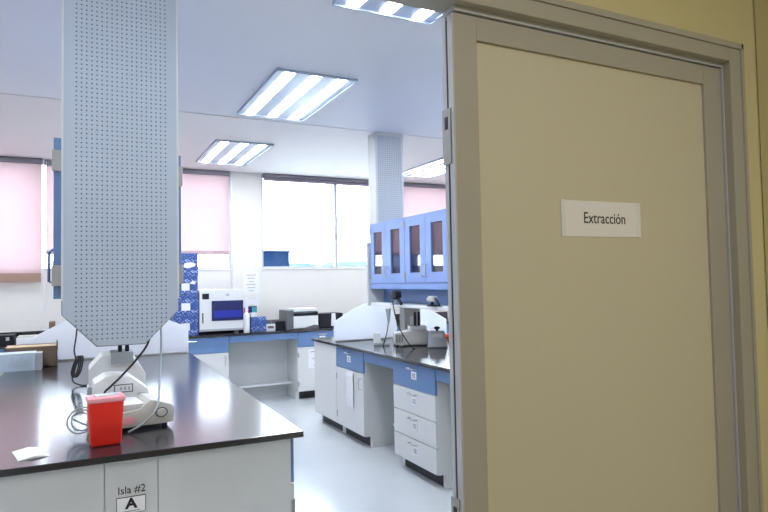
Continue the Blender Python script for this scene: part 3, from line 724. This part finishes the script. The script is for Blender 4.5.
tr = thing('black_tray', 'black tray between the tube rack and the printer', 'tray', (2.285, 7.56, TZ)); obj('tray_body', B(-.065, .06, 0, .22, 0, .11, .004), 'dplastic', tr)
# printer
pr = thing('label_printer', 'black and white printer on the window counter', 'printer', (2.55, 7.50, TZ))
obj('body', PR([(-.19, .0), (.235, .0), (.235, .215), (.20, .235), (-.19, .245)], 'y', .01, .36, .006), 'midgrey', pr)
obj('top_cover', B(-.10, .215, -.004, .35, .225, .262, .006), 'plastic', pr)
obj('front_panel', B(-.105, .225, -.012, .012, .012, .165, .004), 'plastic', pr)
obj('output_slot', PR([(-.10, .17), (.22, .175), (.22, .215), (.05, .20), (-.10, .205)], 'y', -.002, .012), 'dplastic', pr)
obj('output_tray', PR([(.02, .0), (.225, .0), (.225, .045), (.16, .05), (.06, .02)], 'y', -.03, -.013, .002), 'midgrey', pr)
ct = thing('black_case', 'black case with a white paper right of the printer', 'case', (2.965, 7.52, TZ))
obj('case_body', B(-.16, .17, 0, .25, 0, .185, .006), 'dplastic', ct)
obj('paper_insert', PR([(.0, .02), (.075, .02), (.06, .185), (.01, .185)], 'y', -.006, .001), 'paper', ct)
ad = thing('telephone', 'black handset lying right of the black case', 'device', (3.21, 7.50, TZ)); obj('handset', PR([(-.06, 0), (.08, 0), (.10, .06), (.06, .10), (.0, .115), (-.06, .07)], 'y', 0, .14, .006), 'dplastic', ad)
# left part of the counter
lf = thing('black_case', 'black case at the far left of the window counter', 'case', (-.85, 7.48, TZ)); obj('case_body', B(-.35, .23, 0, .28, 0, .105, .006), 'dplastic', lf); obj('latch', B(.16, .19, -.004, .001, .05, .085), 'steel', lf)
tp = thing('paper_stack', 'white stack of papers next to the black case, far left', 'papers', (-.45, 7.5, TZ)); obj('stack', B(-.15, .13, 0, .25, 0, .07), 'paper', tp); obj('folder', B(-.14, .12, .02, .24, .07, .083), 'beige', tp)
bn = thing('binder', 'dark brown binder standing beyond the left board', 'binder', (-.275, 7.55, TZ)); obj('cover', B(-.025, .03, 0, .25, 0, .22, .004), 'cardboard', bn)
tb = thing('teal_box', 'teal box just beyond the top of the left board', 'box', (-.13, 7.4, TZ)); obj('box_body', B(-.07, .09, 0, .15, 0, .205, .004), 'teal', tb)

# ================================================================== THINGS ON THE RIGHT ISLAND
sc1 = thing('barcode_scanner', 'black handheld scanner in its stand on the white shelf', 'scanner', (2.56, 4.90, OB - .192))
obj('stand', L([(.05, 0), (.05, .006), (.012, .012), (.010, .075)], 0, 0, 18), 'gplastic', sc1, smooth=True)
obj('head', PR([(-.075, .07), (-.03, .045), (.03, .055), (.055, .09), (.0, .125), (-.06, .12)], 'x', -.03, .03, .008), 'dplastic', sc1, smooth=True)
obj('grip', T([(0, -.03, .075), (0, -.08, .04), (.0, -.115, .005)], .014, 10), 'dplastic', sc1, smooth=True)
sc2 = thing('barcode_scanner', 'grey and black scanner farther right on the white shelf', 'scanner', (2.60, 4.32, OB - .192))
obj('stand', L([(.045, 0), (.045, .008), (.012, .014), (.010, .04)], 0, 0, 18), 'dplastic', sc2, smooth=True)
obj('head', PR([(-.05, .04), (.04, .035), (.055, .06), (.02, .085), (-.05, .08)], 'x', -.025, .025, .006), 'beige', sc2, smooth=True)
obj('grip', T([(0, -.03, .07), (0, -.08, .04), (0, -.11, .005)], .010, 10), 'dplastic', sc2, smooth=True)
cn = thing('cone_holder', 'grey cone holder clipped to the shelf edge below the black scanner', 'holder', (2.487, 4.90, 1.13)); obj('cone', L([(.010, -.03), (.026, .095)], 0, 0, 16), 'gplastic', cn, smooth=True)
cable('thin dark cable falling left of the scanner to the worktop', [(2.487, 4.90, 1.12), (2.49, 4.93, 1.02), (2.50, 5.0, .93), (2.52, 5.08, .866), (2.56, 5.14, .864)], .004)
cable('thin dark cable falling right of the scanner to the worktop', [(2.50, 4.84, 1.31), (2.485, 4.80, 1.25), (2.50, 4.75, 1.08), (2.55, 4.70, .95), (2.60, 4.66, .868), (2.63, 4.68, .864)], .005)
sd = thing('card_reader', 'small grey device with raised back, left on the right island', 'device', (2.56, 5.18, TZ), math.radians(-20)); sd.scale = (.8, .8, .9)
obj('base', B(-.10, .08, -.07, .07, 0, .028, .005), 'gplastic', sd); obj('raised_back', B(-.10, -.02, .0, .07, .028, .12, .006), 'plastic', sd); obj('slot', B(.0, .06, -.04, .03, .028, .035, .002), 'midgrey', sd)
bs = thing('bench_reader', 'pale bench instrument with side vents on the right island', 'instrument', (2.775, 4.98, TZ), math.radians(-22))
obj('base', PR([(-.17, .012), (.19, .012), (.19, .10), (.14, .135), (.0, .145), (-.09, .12), (-.17, .12)], 'y', -.1, .14, .006), 'beige', bs, smooth=True)
q = bmesh.new()
for k in range(5): box(q, -.165 + k * .014, -.158 + k * .014, -.1025, -.099, .035, .105)
obj('vent', q, 'midgrey', bs); obj('top_plate', B(-.03, .13, -.06, .12, .14, .175, .005), 'plastic', bs)
for x in (.03, .068): obj('tube', L([(.012, .17), (.013, .25), (.010, .305)], x, .03, 14), 'dplastic', bs, smooth=True)
for x in (-.15, .17):
    for y in (-.08, .12): obj('foot', L([(.011, 0), (.011, .013)], x, y, 10), 'dplastic', bs, smooth=True)
vx = thing('vortex_mixer', 'grey tapered mixer with a black knob on top, right island', 'mixer', (2.86, 4.68, TZ), math.radians(-31))
obj('mixer_body', taper(bmesh.new(), .088, .075, .066, .06, .006, .145, .010), 'gplastic', vx, smooth=True)
obj('base_pad', taper(bmesh.new(), .09, .077, .09, .077, 0, .012, .003), 'midgrey', vx)
obj('knob', L([(.012, .144), (.012, .158), (.026, .165), (.027, .178), (.012, .185)], 0, 0, 18), 'dplastic', vx, smooth=True)
obj('face_plate', PR([(-.05, .09), (.05, .09), (.045, .125), (-.045, .125)], 'y', -.073, -.055), 'plastic', vx)
od = thing('orange_tool', 'orange plastic tool with black tip at the door edge of the right island', 'tool', (3.30, 5.20, TZ + .0), math.radians(-30))
obj('tool_body', L([(.022, -.06), (.03, -.03), (.03, .10), (.02, .12)], 0, .031, 16, 'x'), 'orange', od, smooth=True); obj('tip', L([(.010, -.085), (.015, -.06)], 0, .031, 12, 'x'), 'dplastic', od, smooth=True)
sv = thing('small_vial', 'tiny clear vial between the card reader and bench instrument', 'vial', (2.66, 4.98, TZ)); obj('vial', L([(.014, 0), (.014, .035)], 0, 0, 12), 'cup', sv, smooth=True); obj('cap', L([(.012, .035), (.012, .045)], 0, 0, 12), 'midgrey', sv, smooth=True)
# a box inside the glazed cabinet nearest the windows
ib2 = thing('storage_box', 'dark box standing inside the glazed cabinet below the ceiling column', 'box', (2.85, 5.02, OB + .02)); obj('box_body', B(-.17, .17, -.13, .11, .001, .132, .004), 'midgrey', ib2)

# the left island stands a little askew to the room
rot = math.radians(-1.0); piv = Vector((.81, 2.40, 0))
for o in ISLAND:
    v = Vector(o.location) - piv; c0, s0 = math.cos(rot), math.sin(rot)
    o.location = piv + Vector((v.x * c0 - v.y * s0 - .0, v.x * s0 + v.y * c0, v.z)) + Vector((-.03, .01, 0)); o.rotation_euler.z += rot
